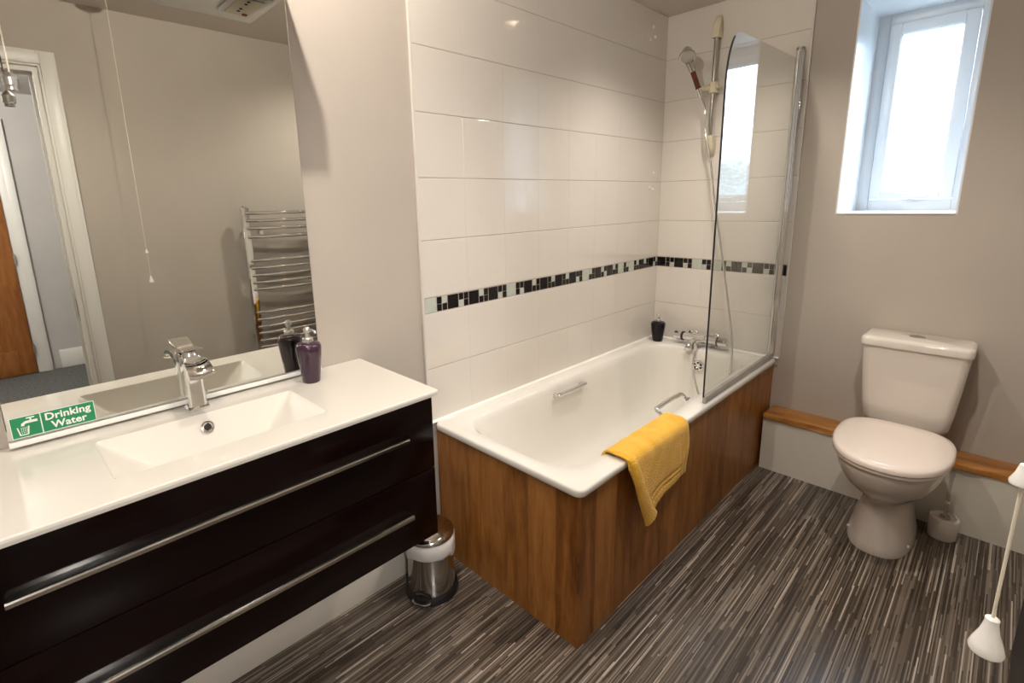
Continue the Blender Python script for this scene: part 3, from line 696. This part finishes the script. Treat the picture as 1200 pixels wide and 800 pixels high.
# ---------------------------------------------------------------- pedal bin
bc=(.150,-1.862,0)
bn=thing('pedal_bin','small chrome pedal bin with white liner between the vanity and bath','bin',bc)
bm=new(); lathe(bm,[(.093,0),(.097,.003),(.097,.018),(.093,.026),(.087,.028)],bc,40); obj('base_ring',bm,M['black_plastic'],bn)
bm=new(); lathe(bm,[(.0865,.028),(.0865,.033),(.083,.10),(.083,.215),(.085,.222)],bc,48); obj('bin_body',bm,M['steel'],bn,angle=60)
bm=new(); rings=[]
for k,(r0,z,a) in enumerate([(.0845,.226,0),(.090,.224,0),(.0925,.205,.004),(.0915,.180,.006),(.0885,.168,.004),(.0835,.170,.0)]):
    ring=[]
    for i in range(48):
        t=2*PI*i/48; w=a*math.sin(t*5+1)+a*.6*math.sin(t*11)
        ring.append(Vector((bc[0]+(r0+w*.4)*math.cos(t),bc[1]+(r0+w*.4)*math.sin(t),z+w*1.6-(.012*math.sin(t*2) if k in(3,4) else 0))))
    rings.append(ring)
loft(bm,rings,False,False); obj('liner_bag',bm,M['bag'],bn,angle=80)
bm=new(); lathe(bm,[(.086,.227),(.088,.232),(.087,.240),(.075,.250),(.045,.257),(.0,.259)],bc,48); obj('bin_lid',bm,M['steel'],bn,angle=60)
# pedal on the camera side
pd=Vector((.93,-.60,0)).normalized(); pdq=math.atan2(pd.y,pd.x)-.5
bm=new(); rings=[]
c0=Vector(bc); d=Vector((math.cos(pdq),math.sin(pdq),0)); s=Vector((-d.y,d.x,0))
ring=lambda r1,r2,off,z:[c0+d*(off+math.cos(2*PI*k/24)*r1)+s*(math.sin(2*PI*k/24)*r2)+Vector((0,0,z)) for k in range(24)]
loft(bm,[ring(.020,.034,.092,.010),ring(.022,.036,.092,.013),ring(.022,.036,.092,.018),ring(.018,.032,.092,.020)]); p_=obj('pedal',bm,M['steel'],bn)
bm=new(); loft(bm,[ring(.015,.028,.092,.0195),ring(.015,.028,.092,.0215)]); obj('pedal_pad',bm,M['black_plastic'],p_)
bm=new(); ring2=[]
for zz,rr_ in ((.030,.040),(.062,.030)): pass
# dark arched pedal slot on the body
pts=[( .036*math.cos(PI*k/16), .024*math.sin(PI*k/16)) for k in range(17)]
A=[c0+d*(math.sqrt(.0885**2-a*a))+s*a+Vector((0,0,.028+b)) for a,b in pts]; B=[c0+d*(math.sqrt(.083**2-a*a))+s*a+Vector((0,0,.028+b)) for a,b in pts]
loft(bm,[A,B]); obj('pedal_slot',bm,M['black_plastic'],bn)

# ---------------------------------------------------------------- pull cords in the room
def pullcord(name,x,y,z,label,ang=0,r=.0108):
    t=thing(name,label,'pull cord',(x,y,CZ))
    bm=new(); cyl(bm,(x,y,z+.014),(x,y,CZ-.018),.0011,8); obj('cord',bm,M['cord'],t)
    k=r/.0155
    bell=lambda z,k:[(0,z-.020*k),(r*.95,z-.0195*k),(r,z-.016*k),(r*.86,z-.008*k),(r*.55,z+.006*k),(r*.40,z+.018*k),(r*.40,z+.023*k),(r*.25,z+.025*k)]
    bm=new(); lathe(bm,bell(z,k),(x,y,0),28); obj('pull_handle',bm,M['white_plastic'],t)
    bm=new(); zz=z+.135; lathe(bm,[(0,zz-.0055),(r*.66,zz-.005),(r*.68,zz-.003),(r*.45,zz+.003),(r*.3,zz+.010),(r*.15,zz+.011)],(x,y,0),28); obj('cord_connector',bm,M['white_plastic'],t)
    bm=new(); lathe(bm,[(.040,CZ-.0005),(.040,CZ-.010),(.030,CZ-.022),(.008,CZ-.026)],(x,y,0),28); obj('ceiling_switch',bm,M['white_plastic'],t)
    return t
pullcord('light_pull',1.497,-2.303,1.0505,'cream ceiling pull cord with white bell shaped pull hanging over the floor, lower right')

# dark low cabinet by the right wall, chrome foot
cb=thing('storage_cabinet','dark charcoal low storage cabinet with chrome foot at the right wall','cabinet',(1.71,-1.2,0))
obj('cabinet_body',bx(1.628,1.780,-1.55,-.845,.035,.40,bev=.003),M['charcoal'],cb)
for x,y in ((1.640,-.860),(1.640,-1.535),(1.765,-.860),(1.765,-1.535)):
    bm=new(); cyl(bm,(x,y,0),(x,y,.035),.011,16); obj('foot',bm,M['chrome'],cb)

# ---------------------------------------------------------------- towel radiator on the right wall
tr_=thing('towel_radiator','chrome ladder towel radiator on the right wall seen in the mirror','towel radiator',(W-.07,-1.49,.45))
RXX=W-.075; ya,yb=-1.755,-1.235
for y in (ya,yb):
    bm=new(); box(bm,RXX-.014,RXX+.014,y-.022,y+.022,.46,1.385,bev=.006); cyl(bm,(RXX,y,1.385),(RXX,y,1.395),.012,14); obj('upright',bm,M['chrome'],tr_)
zs=[1.350,1.306,1.262,1.212, 1.072,1.028,.984,.940,.900, .758,.714,.669,.629,.582,.541,.50]
for z in zs:
    bm=new(); tube(bm,spline([(RXX-.006,ya,z),(RXX-.026,ya+.10,z),(RXX-.038,(ya+yb)/2,z),(RXX-.026,yb-.10,z),(RXX-.006,yb,z)],5),.0108,12); obj('rail',bm,M['chrome'],tr_)
for y in (ya,yb):
    for z in (1.235,.60): bm=new(); cyl(bm,(W-.0005,y,z),(RXX+.0,y,z),.011,14); obj('wall_bracket',bm,M['chrome'],tr_)
bm=new(); cyl(bm,(RXX-.03,ya+.075,1.237),(RXX+.02,ya+.075,1.237),.013,16); obj('bleed_valve',bm,M['chrome'],tr_)

# ---------------------------------------------------------------- doorway to the hall (seen in the mirror)
dr=bpy.data.objects.new('door_1',None); COL.objects.link(dr); dr.location=(W,(DO0+DO1)/2,0); dr['kind']='structure'
bm=new()
aw=.068
def arch(bm,x0,x1):
    # moulded architrave: two steps
    for (o,i,t) in ((0,aw,0),(.010,aw-.012,.006)):
        xa=x0-t
        box(bm,xa,x1,DO1+o,DO1+i,0,DH+i,bev=.002); box(bm,xa,x1,DO0-i,DO0-o,0,DH+i,bev=.002); box(bm,xa,x1,DO0-o,DO1+o,DH+o,DH+i,bev=.002)
arch(bm,W-.016,W); obj('architrave',bm,M['white_gloss'],dr)
bm=new(); box(bm,W-.001,W+.101,DO1-.022,DO1+.006,0,DH+.006); box(bm,W-.001,W+.101,DO0-.006,DO0+.022,0,DH+.006); box(bm,W-.001,W+.101,DO0+.022,DO1-.022,DH-.022,DH+.006)
box(bm,W+.045,W+.06,DO1-.034,DO1-.022,0,DH-.022); box(bm,W+.045,W+.06,DO0+.022,DO1-.034,DH-.034,DH-.022); obj('door_lining',bm,M['white_gloss'],dr,smooth=False)
bm=new(); box(bm,W+.008,W+.032,DO1-.0240,DO1-.022,.84,.99); obj('strike_plate',bm,M['brushed'],dr)
bm=new(); box(bm,W+.012,W+.028,DO1-.0247,DO1-.0240,.87,.955); obj('strike_hole',bm,M['dark_hole'],dr)

HX=4.43
struct('floor_hall', bx(W+.1,HX,-4.6,-1.2,-.05,0), M['carpet'], smooth=False)
struct('ceiling_hall', bx(W+.1,HX+.1,-4.7,-1.1,CZ,CZ+.05), M['hall_wall'], smooth=False)
struct('wall_hall_far', bx(HX,HX+.1,-4.7,-1.1,-.05,CZ), M['hall_wall'], smooth=False)
struct('wall_hall_left', bx(W+.1,HX,-4.7,-4.6,-.05,CZ), M['hall_wall'], smooth=False)
struct('wall_hall_right', bx(W+.1,HX,-1.2,-1.1,-.05,CZ), M['hall_wall'], smooth=False)
struct('baseboard_hall', bx(HX-.018,HX,-2.585,-1.2,0,.165,bev=.005), M['white_gloss'])
d2=bpy.data.objects.new('door_2',None); COL.objects.link(d2); d2.location=(HX,-3.1,0); d2['kind']='structure'
E0,E1,EH=-3.52,-2.745,2.03
bm=new(); a2=.10
box(bm,HX-.020,HX,E1,E1+a2,0,EH+a2,bev=.003); box(bm,HX-.020,HX,E0-a2,E0,0,EH+a2,bev=.003); box(bm,HX-.020,HX,E0,E1,EH,EH+a2,bev=.003)
box(bm,HX-.027,HX-.02,E1+.05,E1+a2,0,EH+a2,bev=.002); obj('architrave',bm,M['white_gloss'],d2)
bm=new(); box(bm,HX-.018,HX-.004,E0+.003,E1-.003,.006,EH-.003)
st=.11
for (y0,y1,z0,z1) in ((E0+.003,E0+st,.006,EH-.003),(E1-st,E1-.003,.006,EH-.003),(E0+st,E1-st,.006,.22),(E0+st,E1-st,EH-.12,EH-.003),(E0+st,E1-st,.95,1.09),((E0+E1)/2-.05,(E0+E1)/2+.05,.22,EH-.12)):
    box(bm,HX-.034,HX-.018,y0,y1,z0,z1,bev=.002)
lf=obj('door_leaf',bm,M['door_wood'],d2)
for z in (.22,1.0,1.80): bm=new(); cyl(bm,(HX-.038,E1+.002,z-.04),(HX-.038,E1+.002,z+.04),.007,12); obj('hinge',bm,M['brushed'],lf)

# ---------------------------------------------------------------- lights
def ceiling_light(x,y,power,label,soft=.02,cone=None,col=(1,.92,.82),z=CZ):
    t=thing('ceiling_spotlight',label,'ceiling light',(x,y,z),'ceiling spotlights')
    bm=new(); lathe(bm,[(.055,z-.0005),(.055,z-.006),(.048,z-.012),(.034,z-.013),(.030,z-.006)],(x,y,0),32); obj('bezel',bm,M['white_plastic'],t)
    bm=new(); lathe(bm,[(.029,z-.008),(0,z-.009)],(x,y,0),24); obj('lens',bm,M['lamp_lens'],t)
    ld=bpy.data.lights.new('spot_lamp','SPOT' if cone else 'POINT'); ld.energy=power; ld.color=col; ld.shadow_soft_size=soft
    if cone: ld.spot_size=math.radians(cone); ld.spot_blend=1
    lo=bpy.data.objects.new('spot_lamp',ld); COL.objects.link(lo); lo.parent=t; lo.location=(0,0,-.014-soft*.9)
    return t
ceiling_light(.525,-2.238,25,'ceiling spotlight above the vanity mirror',.012)
ceiling_light(.58,-.62,30,'ceiling spotlight above the tap end of the bath',.03,128)
ceiling_light(1.10,-2.85,32,'unseen ceiling spotlight added as fill over the floor near the doorway',.06,150)  # added fill lamp, out of view, lifts the light from the door side
ceiling_light(1.25,-1.20,40,'ceiling spotlight over the floor before the toilet',.03,150)
ld=bpy.data.lights.new('pelmet_lamp','SPOT'); ld.energy=3; ld.color=(1,.82,.58); ld.shadow_soft_size=.03; ld.spot_size=math.radians(120); ld.spot_blend=.7
lo=bpy.data.objects.new('pelmet_lamp',ld); COL.objects.link(lo); lo.location=(.20,-2.45,MZ1-.015); lo.parent=pel
# unseen lamp and glowing shade, added to brighten the hall
hl=thing('added_hall_light','unseen round white light added to brighten the hall beyond the doorway','ceiling light',(3.0,-3.4,CZ))
bm=new(); lathe(bm,[(.13,CZ-.001),(.13,CZ-.03),(.11,CZ-.06),(.05,CZ-.075),(0,CZ-.078)],(3.0,-3.4,0),32); obj('light_shade',bm,emis('lit hall shade',(.93,.95,1),6),hl)
ld=bpy.data.lights.new('added_hall_lamp','POINT'); ld.energy=85; ld.color=(1,.96,.92); ld.shadow_soft_size=.12
lo=bpy.data.objects.new('added_hall_lamp',ld); COL.objects.link(lo); lo.parent=hl; lo.location=(0,0,-.22)

# daylight: world sky, brighter above the horizon, and a portal in the window
w=bpy.data.worlds.new('World'); SC.world=w; w.use_nodes=True; nt=w.node_tree; bg=nt.nodes['Background']
tc=nt.nodes.new('ShaderNodeTexCoord'); sp=nt.nodes.new('ShaderNodeSeparateXYZ'); rp=nt.nodes.new('ShaderNodeValToRGB'); ns=nt.nodes.new('ShaderNodeTexNoise'); ns.inputs['Scale'].default_value=30
nt.links.new(tc.outputs['Generated'],ns.inputs['Vector'])
ma=nt.nodes.new('ShaderNodeMath'); ma.operation='MULTIPLY_ADD'; ma.inputs[1].default_value=.06
nt.links.new(tc.outputs['Generated'],sp.inputs[0]); nt.links.new(ns.outputs['Fac'],ma.inputs[0]); nt.links.new(sp.outputs['Z'],ma.inputs[2])
nt.links.new(ma.outputs[0],rp.inputs['Fac']); e=rp.color_ramp.elements; e[0].position=.075; e[0].color=(.11,.14,.155,1); e[1].position=.15; e[1].color=(.80,.89,1,1)
nt.links.new(rp.outputs['Color'],bg.inputs['Color']); bg.inputs['Strength'].default_value=22
pl=bpy.data.lights.new('window_portal','AREA'); pl.shape='RECTANGLE'; pl.size=WX1-WX0-.19; pl.size_y=WZ1-WZ0-.19; pl.energy=1
pl.cycles.is_portal=True
po=bpy.data.objects.new('window_portal',pl); COL.objects.link(po); po.location=((WX0+WX1)/2,RD+.03,(WZ0+WZ1)/2); po.rotation_euler=(-PI/2,0,0)

# ---------------------------------------------------------------- camera
cam=bpy.data.cameras.new('camera'); co=bpy.data.objects.new('camera',cam); COL.objects.link(co); SC.camera=co
yaw,pitch,roll=-0.8083434,-0.2109590,-0.0234311
f=Vector((math.sin(yaw)*math.cos(pitch),math.cos(yaw)*math.cos(pitch),math.sin(pitch)))
r=Vector((math.cos(yaw),-math.sin(yaw),0)); u=r.cross(f)
r2=r*math.cos(roll)+u*math.sin(roll); u2=-r*math.sin(roll)+u*math.cos(roll)
mw=Matrix((( r2.x,u2.x,-f.x,1.46915),(r2.y,u2.y,-f.y,-2.80430),(r2.z,u2.z,-f.z,1.38872),(0,0,0,1)))
co.matrix_world=mw
cam.sensor_fit='HORIZONTAL'; cam.sensor_width=36; cam.lens=589.7715/1200*36; cam.shift_x=28.1687/1200; cam.shift_y=-38.3229/1200; cam.clip_start=.02
SC.view_settings.view_transform='Standard'; SC.view_settings.look='None'; SC.view_settings.exposure=.50; SC.view_settings.gamma=1
SC.view_settings.use_curve_mapping=False
SC.cycles.max_bounces=10; SC.cycles.transparent_max_bounces=12; SC.cycles.sample_clamp_indirect=6; SC.cycles.caustics_reflective=False; SC.cycles.caustics_refractive=False
